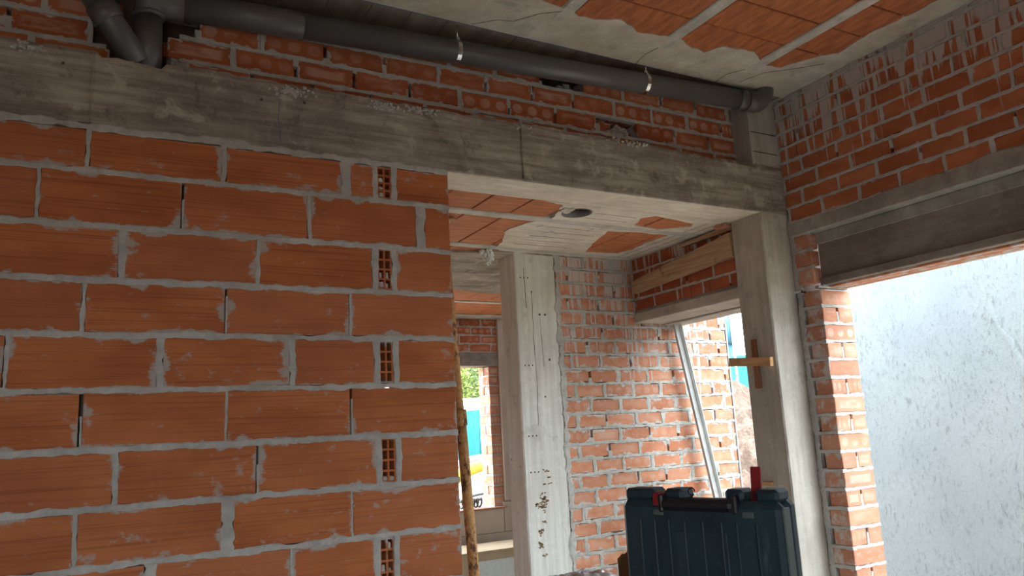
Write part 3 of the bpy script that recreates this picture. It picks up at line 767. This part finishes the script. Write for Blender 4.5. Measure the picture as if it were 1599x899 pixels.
# ------------------------------------------------------------------ drain pipe
PR = .0595
DP = empty('drain_pipe', (1.9, 3.23, 1.56), 'long dark grey plastic drain pipe running under the ceiling above the beam', 'pipe')
A, B = Vector((.25, 3.30, 1.885)), Vector((3.545, 3.162, 1.950))
def at(t): return A.lerp(B, t)
def px_t(x): return (x - A.x) / (B.x - A.x)
tube('pipe_run', [at(px_t(.80)), B], PR, 'pvc', DP, 28)
tube('pipe_sleeve', [at(px_t(.30)), at(px_t(.805)), at(px_t(.81))], [PR + .004, PR + .004, PR + .001], 'pvc', DP, 28)
tube('tee_branch', [at(px_t(.12)), at(px_t(.305))], PR + .008, 'pvc', DP, 28)
tube('tee_body', [(.17, 3.303, 2.02), (.172, 3.303, 1.80)], PR, 'pvc', DP, 28)
tube('drop_pipe', [(.172, 3.303, 1.81), (.176, 3.303, 1.56)], PR - .006, 'pvc', DP, 28)
tube('collar', [(.171, 3.303, 1.815), (.172, 3.303, 1.80)], PR + .004, 'pvc', DP, 28)
i0, i1 = Vector((-.165, 3.268, 2.03)), Vector((.145, 3.292, 1.575))
tube('inclined_pipe', [i0, i1], PR - .006, 'pvc', DP, 28)
tube('collar', [i0.lerp(i1, .50), i0.lerp(i1, .57), i0.lerp(i1, .64)], [PR + .001, PR + .003, PR + .001], 'pvc', DP, 28)
tube('collar', [at(.965), at(.985)], PR + .004, 'pvc', DP, 28)
el = [B - Vector((.045, -.002, .001)), B + Vector((.02, 0, 0))]
for k in range(1, 9):
    a = k * math.pi / 16; el.append(B + Vector((.02 + .075 * math.sin(a), -.003 * k, .075 * (1 - math.cos(a)))))
el.append(el[-1] + Vector((0, 0, .05)))
tube('elbow', el, PR + .007, 'pvc', DP, 28)
for x, lab in ((1.575, 'shiny zinc clamp on the drain pipe, farther from the corner elbow'), (2.735, 'shiny zinc clamp on the drain pipe, nearer the corner elbow')):
    c = at(px_t(x)); d = (B - A).normalized()
    CP = empty('pipe_clamp', (c.x, c.y, c.z - PR), lab, 'clamp', 'clamps of the drain pipe')
    V, F = [], []; e1 = d.cross(Vector((0, 0, 1))).normalized(); e2 = e1.cross(d)
    for i in range(28):
        a = i * 2 * math.pi / 28; o = e1 * math.cos(a) + e2 * math.sin(a)
        for w, r in ((-.011, PR + .0005), (-.011, PR + .003), (.011, PR + .003), (.011, PR + .0005)): V.append(tuple(c + d * w + o * r))
    for i in range(28):
        for k in range(4): F.append((i * 4 + k, i * 4 + (k + 1) % 4, ((i + 1) % 28) * 4 + (k + 1) % 4, ((i + 1) % 28) * 4 + k))
    mk('strap', V, F, 'zinc', CP, False)
    p = c + e1 * (-.030) * (1 if e1.y > 0 else -1) + e2 * (PR * .92)
    tube('rod', [p, p + Vector((-.008, -.012, .02)), Vector((p.x - .012, p.y - .02, ZU))], .0035, 'zinc', CP, 8)
    box('bolt_ear', p.x - .011, p.x + .011, p.y - .008, p.y + .004, p.z - .012, p.z + .012, 'zinc', CP, .003)

# ------------------------------------------------------------------ timbers and fixings
def skew_beam(name, a, b, wa, ha, wb, hb, mat, parent=None, n=14, rough=.003, **pr):
    """beam from a to b (centre of the underside), tapering, slightly rough"""
    a, b = Vector(a), Vector(b); d = (b - a).normalized(); s = d.cross(Vector((0, 0, 1))).normalized(); u = s.cross(d)
    bm = bmesh.new(); R = []
    for i in range(n + 1):
        t = i / n; p = a.lerp(b, t); w, h = wa + (wb - wa) * t, ha + (hb - ha) * t
        R.append([bm.verts.new(p + s * (x * w / 2 + rough * fn(t * 9, k)) + u * (z * h + rough * fn(t * 9, k, 5))) for k, (x, z) in enumerate(((-1, 0), (1, 0), (1, 1), (-1, 1)))])
    for p, q in zip(R, R[1:]):
        for k in range(4): bm.faces.new((p[k], p[(k + 1) % 4], q[(k + 1) % 4], q[k]))
    bm.faces.new(R[0]); bm.faces.new(R[-1])
    return mkbm(name, bm, mat, parent, **pr)
skew_beam('timber_beam', (3.624, 3.502, 1.045), (3.622, 4.548, .992), .044, .158, .046, .092, 'timber', label='old brown timber beam slanting under the low ceiling beside the corner column', cat='timber')
skew_beam('wood_lath', (3.632, 3.505, 1.222), (3.632, 4.0, 1.222), .03, .035, .03, .022, 'timber', label='thin wooden lath above the old timber beam, against the ceiling', cat='lath')
box('brick_shard', 3.56, 3.63, 3.505, 3.60, ZL - .030, ZL - .009, 'brick_j', None, .004, None, .003, label='broken reddish brick shard at the ceiling above the old timber', cat='brick')
WC = empty('wooden_bracket', (3.59, 3.40, .20), 'crossed pair of wooden strips nailed to the corner column', 'bracket')
box('upright_strip', 3.596, 3.610, 3.385, 3.425, .195, .495, 'darkwood', WC, .002, None, .001)
skew_beam('cross_strip', (3.583, 3.265, .318), (3.583, 3.60, .348), .024, .052, .024, .052, 'lath', WC, 6, .0008)
box('wood_block', 3.585, 3.611, 3.375, 3.47, -.382, -.358, 'lath', None, .003, label='small wooden block fixed low on the corner column behind the tool case', cat='block')
# clump hanging from the ceiling edge
bm = bmesh.new()
for _ in range(70):
    t = random.random() ** 1.4; s = random.uniform(.008, .02) * (1.1 - .5 * t)
    M = Matrix.Translation((2.415 + random.gauss(0, .022 * (1 - t) + .008), 4.60 + random.gauss(0, .015), ZL - .015 - .095 * t)) @ Matrix.Rotation(random.uniform(0, 3), 4, random.choice('XYZ'))
    bm_box(bm, -s * .5, s * .5, -s * .4, s * .4, -s, s, s * .2, M, s * .25)
mkbm('foam_clump', bm, 'foam', label='ragged white clump hanging from the low ceiling left of the pale column', cat='clump')
# leaning straightedge
PF = empty('metal_profile', (4.2, 4.5, FL), 'long grey metal straightedge leaning in front of the back brick wall', 'profile')
d = Vector((.185, 0, -1.27)).normalized(); top = Vector((3.945, 4.52, .762)); L = (.762 - FL) / -d.z
def prof(name, x0, x1, y0, y1, mat):
    bm = bmesh.new()
    vs = bm_box(bm, x0, x1, y0, y1, 0, 1)
    for v in vs: v.co = top + d * L * (1 - v.co.z) + Vector((v.co.x, v.co.y, 0)) + Vector((0, -.10 * (1 - v.co.z), 0))
    return mkbm(name, bm, mat, PF)
prof('web', 0, .060, 0, .004, 'profile'); prof('flange', .060, .064, -.03, .004, 'foam'); prof('flange', -.004, 0, -.02, .004, 'profile'); prof('face_strip', .064, .090, .0, .004, 'foam')

# ------------------------------------------------------------------ rusty prop
RP = empty('steel_prop', (1.965, 4.0, FL), 'rusty yellow-brown steel prop leaning beside the end of the block wall', 'prop')
def pp(z): return Vector((1.879 - .0545 * z + .0, 4.0, z))
tube('outer_tube', [pp(FL + .012), pp(.10)], .030, 'rust', RP, 20)
tube('inner_tube', [pp(.08), pp(ZL - .020)], .024, 'rust', RP, 20)
tube('collar', [pp(.06), pp(.15)], .037, 'rust', RP, 20)
p = pp(FL); box('foot_plate', p.x - .07, p.x + .07, 3.93, 4.07, FL, FL + .012, 'rust', RP, .002)
p = pp(ZL); box('head_plate', p.x - .06, p.x + .06, 3.95, 4.05, ZL - .022, ZL - .011, 'rust', RP, .002)

# ------------------------------------------------------------------ bench, case and bits on it
BT = -.514
BN = empty('work_bench', (1.30, 1.75, FL), 'rough wooden bench under the dark blue tool case', 'bench')
for k in range(6): box('plank', .86 + k * .138, .994 + k * .138, 1.08, 2.46, BT - .035, BT, 'bench', BN, .003)
for x in (.90, 1.62):
    for y in (1.16, 2.36): box('leg', x - .03, x + .03, y - .03, y + .03, FL, BT - .035, 'bench', BN, .003)
for y in (1.16, 2.36): box('rail', .93, 1.59, y - .012, y + .012, BT - .15, BT - .036, 'bench', BN, .002)
ex = Vector((.3029, -.953, 0)); ey = Vector((.953, .3029, 0)); O = Vector((1.2528, 1.7046, BT))
MC = Matrix(((ex.x, ey.x, 0, O.x), (ex.y, ey.y, 0, O.y), (0, 0, 1, O.z), (0, 0, 0, 1)))
TC = empty('tool_case', (1.36, 1.51, BT), 'dark blue plastic tool case standing on edge, one red latch open', 'tool case')
W, H, T = .44, .358, .085
def part(name, a, mat, par=TC, bev=.004): return box(name, *a, mat, par, bev, MC)
part('rear_shell', (0, W, T * .52, T, 0, H - .026), 'case', TC, .012)
part('front_shell', (-.002, W + .002, 0, T * .50, 0, H - .028), 'case', TC, .016)
part('side_trim', (W - .002, W + .004, T * .08, T * .46, .02, H - .04), 'greyplas', TC, .002)
for a, b in ((.008, .100), (.128, .182), (.296, .345), (.374, .432)):
    part('top_block', (a, b, .010, T - .012, H - .030, H), 'case', TC, .008)
for x in (.055, .098, .140, .185, .235, .285, .325, .375): part('front_rib', (x, x + .006, -.004, .004, .010, H - .075), 'case', TC, .0018)
part('front_panel', (.16, .30, -.0025, .004, .015, H - .10), 'case', TC, .0015)
HD = part('handle', (.126, .326, -.014, .012, H - .052, H - .022), 'black', TC, .010)
for a in (.120, .322): part('handle_arm', (a, a + .014, -.010, .016, H - .056, H - .012), 'black', TC, .004)
L1 = part('latch', (.103, .126, -.004, .028, H - .040, H - .008), 'red', TC, .003)
box('latch_lip', .106, .123, -.009, -.003, H - .040, H - .028, 'red', L1, .002, MC)
box('latch', .346, .373, -.003, .005, H - .032, H + .052, 'red', TC, .002, MC @ Matrix.Translation((0, .012, 0)) @ Matrix.Rotation(-.12, 4, 'X'))
for x in (.102, .346): part('catch_plate', (x, x + .028, -.004, .004, H - .064, H - .050), 'greyplas', TC, .0015)
tube('key_ring', [MC @ Vector((.198 + .009 * math.cos(a), .03, H - .008 + .009 * math.sin(a))) for a in [i * math.pi / 8 for i in range(15)]], .0018, 'black', TC, 8)
# plastic film and torn cardboard
V, F = [], []; nx, ny = 34, 20
for i in range(nx + 1):
    for j in range(ny + 1):
        u, v = i / nx - .5, j / ny - .5; r2 = (u * 2) ** 4 + (v * 2) ** 4
        V.append((1.525 + u * .30 + .02 * fn(u * 6, v * 6, 2), 2.355 + v * .18 + .015 * fn(u * 5, v * 5, 8), BT + .003 + max(0, 1 - r2) ** .6 * (.018 + .014 * fn(u * 7, v * 7) + .010 * abs(fn(u * 16, v * 16)))))
for i in range(nx):
    for j in range(ny): a = i * (ny + 1) + j; F.append((a, a + ny + 1, a + ny + 2, a + 1))
o = mk('plastic_bag', V, F, 'film', smooth=True, label='crumpled clear plastic bag left of the tool case at the bottom edge', cat='bag')
sm = o.modifiers.new('thick', 'SOLIDIFY'); sm.thickness = .001
bm = bmesh.new(); N = 16; R0, R1 = [], []
for i in range(N + 1):
    t = i / N; x = 1.60 + .11 * t; y = 2.215 - .055 * t + .012 * math.sin(t * 5)
    zt = BT + .075 + .035 * (1 - abs(t - .4) * 1.6) + .010 * fn(t * 9, 2)
    R0.append((bm.verts.new((x, y, BT)), bm.verts.new((x - .01, y - .01, zt)))); R1.append((bm.verts.new((x + .004, y + .004, BT)), bm.verts.new((x - .006, y - .006, zt))))
for i in range(N):
    bm.faces.new((R0[i][0], R0[i + 1][0], R0[i + 1][1], R0[i][1])); bm.faces.new((R1[i][0], R1[i][1], R1[i + 1][1], R1[i + 1][0]))
    bm.faces.new((R0[i][1], R0[i + 1][1], R1[i + 1][1], R1[i][1])); bm.faces.new((R0[i][0], R1[i][0], R1[i + 1][0], R0[i + 1][0]))
bm.faces.new((R0[0][0], R0[0][1], R1[0][1], R1[0][0])); bm.faces.new((R0[N][0], R1[N][0], R1[N][1], R0[N][1]))
mkbm('cardboard_scrap', bm, 'card', label='torn brown cardboard scrap against the left side of the tool case', cat='cardboard')

# ------------------------------------------------------------------ under the far window
CB = empty('carton', (3.45, 7.05, FL), 'tan carton with a white panel below the far window', 'carton')
box('carton_body', 3.02, 3.95, 6.80, 7.30, FL, -1.09, 'carton', CB, .004)
box('carton_lid', 3.01, 3.96, 6.79, 7.31, -1.09, -1.068, 'carton', CB, .003)
box('white_panel', 3.22, 3.80, 6.785, 6.80, FL + .03, -1.155, 'foam', CB, .012)
box('edge_strip', 3.03, 3.10, 6.792, 6.80, FL + .01, -1.10, 'panel', CB, .002)
hx = [(3.50 + .26 * i / 150, 7.585 + .042 * math.sin(i * .26), -.690 + .045 * math.cos(i * .26)) for i in range(151)]
tube('corrugated_hose', hx, .010, 'black', None, 8, label='coil of black corrugated hose on the far window sill', cat='hose')

# ------------------------------------------------------------------ outside
V, F = [], []; gx = [-30 + i * 2.0 for i in range(46)]; gy = [-30 + j * 2.0 for j in range(41)]
for x in gx:
    for y in gy:
        z = FL - .10 + (.045 * max(0, y - 9) if y > 9 else 0) + .03 * fn(x * .7, y * .7)
        V.append((x, y, z if not (-3 < x < 5 and -3 < y < 9) else FL - .125))
for i in range(45):
    for j in range(40): a = i * 41 + j; F.append((a, a + 41, a + 42, a + 1))
mk('ground', V, F, 'sand', smooth=True, kind='structure')
# rendered boundary wall
PWL = box('wall_boundary', 6.2, 6.42, -1.0, 4.90, FL - .2, 1.30, 'plaster', kind='structure')
V, F = [], []
pts = [(3.50, 1.25), (3.45, .95), (3.42, .78), (3.36, .62), (3.30, .52), (3.24, .30), (3.20, .10), (3.10, -.05)]
for i, (y, z) in enumerate(pts):
    w = .02 + .025 * (i % 3) / 2
    V += [(6.2, y - w, z), (6.190, y, z), (6.2, y + w, z - .01)]
for i in range(len(pts) - 1):
    for k in range(2): a = i * 3 + k; F.append((a, a + 1, a + 4, a + 3))
mk('render_ridge', V, F, 'plaster', PWL, True)
# dug soil
bm = bmesh.new(); n = 80
vg = {}
for i in range(n + 1):
    for j in range(n + 1):
        x, y = 5.0 + 4.6 * i / n, 5.02 + 5.08 * j / n
        r = math.hypot((x - 7.4) / 2.3, (y - 7.5) / 2.6)
        h = max(0, 1 - r) ** .8 * 2.15
        z = FL - .14 + h + (.07 * fn(x * 4, y * 4) + .07 * fn(x * 9, y * 9) + .06 * fn(x * 19, y * 19) + random.uniform(-.02, .02)) * min(1, h * 2)
        vg[i, j] = bm.verts.new((x, y, z))
for i in range(n):
    for j in range(n): bm.faces.new((vg[i, j], vg[i + 1, j], vg[i + 1, j + 1], vg[i, j + 1]))
mkbm('soil_mound', bm, 'soil', smooth=False, label='heap of brown dug soil outside the rear opening', cat='soil heap')
# teal hoarding
def fence(pts, z0, z1, label, group='teal site fence'):
    f = empty('site_fence', ((pts[0][0] + pts[-1][0]) / 2, (pts[0][1] + pts[-1][1]) / 2, z0), label, 'fence')
    for (xa, ya), (xb, yb) in zip(pts, pts[1:]):
        a, b = Vector((xa, ya, 0)), Vector((xb, yb, 0)); d = (b - a).normalized(); nn = Vector((-d.y, d.x, 0)); m = 24; V, F = [], []
        for i in range(m + 1):
            p = a.lerp(b, i / m); q = .035 * math.sin(i * 1.9) + .03 * fn(i * .7, xa)
            for k, zz in enumerate((z0, z0 + (z1 - z0) * .5, z1)): 
                g = p + nn * (q * (1.2 - k * .5)); sag = -.05 * math.sin(math.pi * i / m) if k == 2 else 0
                V += [(g.x, g.y, zz + sag), (g.x + nn.x * .006, g.y + nn.y * .006, zz + sag)]
        for i in range(m):
            c = i * 6
            for k in (0, 2): F += [(c + k, c + k + 2, c + k + 8, c + k + 6), (c + k + 1, c + k + 7, c + k + 9, c + k + 3)]
            F.append((c + 4, c + 5, c + 11, c + 10))
        mk('sheet', V, F, 'teal', f, True)
        tube('post', [(xa, ya, -1.58 + .045 * max(0, ya - 9)), (xa, ya, z1 + .05)], .03, 'zinc', f, 10)
    return f
fence([(4.5 + 2.6 * k, 19.4 + .15 * (k % 2)) for k in range(6)], -.62, .72, 'teal sheeting fence seen through the far window, below the trees')
fence([(10.1 + .1 * (k % 2), 5.2 + 2.4 * k) for k in range(4)], FL - .1, 1.16, 'teal sheeting fence beyond the soil heap at the rear opening')
def tree(x, y, z0, h, rx, mat, label, n=6500, group='garden trees'):
    t = empty('tree', (x, y, z0), label, 'tree', group)
    tube('trunk', [(x, y, z0), (x + .1, y, z0 + h * .3), (x, y + .1, z0 + h * .6), (x + .1, y, z0 + h * .85)], [.16, .12, .08, .03], 'bark', t, 10)
    for k in range(5):
        a = k * 1.3; tube('branch', [(x, y, z0 + h * (.35 + .08 * k)), (x + math.cos(a) * rx * .6, y + math.sin(a) * rx * .6, z0 + h * (.55 + .08 * k))], [.05, .015], 'bark', t, 6)
    V, F = [], []
    blobs = [(random.uniform(-1, 1) * rx * .7, random.uniform(-1, 1) * rx * .7, h * random.uniform(.25, .95), random.uniform(.35, .6) * rx) for _ in range(16)]
    for _ in range(n):
        b = random.choice(blobs); d = Vector((random.gauss(0, 1), random.gauss(0, 1), random.gauss(0, 1))).normalized() * b[3] * random.random() ** .4
        c = Vector((x + b[0], y + b[1], z0 + b[2])) + d; s = random.uniform(.05, .12)
        u = Vector((random.gauss(0, 1), random.gauss(0, 1), random.gauss(0, 1))).normalized(); w = u.orthogonal().normalized()
        i = len(V); V += [tuple(c - u * s), tuple(c + w * s * .45), tuple(c + u * s), tuple(c - w * s * .45)]; F.append((i, i + 1, i + 2, i + 3))
    mk('foliage', V, F, mat, t, kind='stuff')
tree(12.3, 26.0, -.85, 4.8, 2.1, 'leaf', 'bright yellow-green tree right behind the white shed, seen through the far window', 9000)
tree(15.9, 31.8, -.60, 6.0, 2.3, 'leaf2', 'dark green tree behind the yellow-green one, seen through the far window', 9000)
tree(19.2, 39.0, -.30, 7.0, 2.5, 'leaf', 'pale green tree farthest back through the far window')
SH = empty('garden_shed', (10.3, 21.6, -.6), 'small white shed behind the teal fence seen through the far window', 'shed')
box('shed_wall', 9.55, 10.65, 21.2, 22.4, -.6, 1.05, 'white', SH); box('shed_roof', 9.45, 10.75, 21.1, 22.5, 1.05, 1.13, 'white', SH)
def arc(x0, x1, y, zb, h, n=16): return [(x0 + (x1 - x0) * i / n, y, zb + h * math.sin(math.pi * i / n)) for i in range(n + 1)]
tube('yellow_duct', arc(6.6, 9.2, 15.5, -1.18, .55), .13, 'yellow', None, 14, label='thick yellow duct arched on the ground outside the far window', cat='duct')
tube('pink_pipe', arc(6.9, 9.6, 16.6, -1.1, .58), .09, 'pink', None, 12, label='pale pink pipe lying above the yellow duct outside', cat='pipe')
tube('black_cable', arc(5.8, 7.6, 13.4, -1.37, .30), .03, 'black', None, 8, label='thin black cable looping over the sandy ground outside', cat='cable')
DR = empty('blue_drum', (10.9, 10.8, -1.5), 'pale blue hooped drum raised on a post above the teal fence', 'drum')
tube('drum_body', [(10.62, 10.75, 1.75), (10.72, 10.65, 1.75)], .30, 'bluedrum', DR, 24)
tube('hoop', [(10.60, 10.77, 1.75), (10.63, 10.74, 1.75)], .325, 'foam', DR, 24); tube('hoop', [(10.71, 10.66, 1.75), (10.74, 10.63, 1.75)], .325, 'foam', DR, 24)
tube('post', [(10.67, 10.70, -1.5), (10.67, 10.70, 1.5)], .06, 'bluedrum', DR, 12)
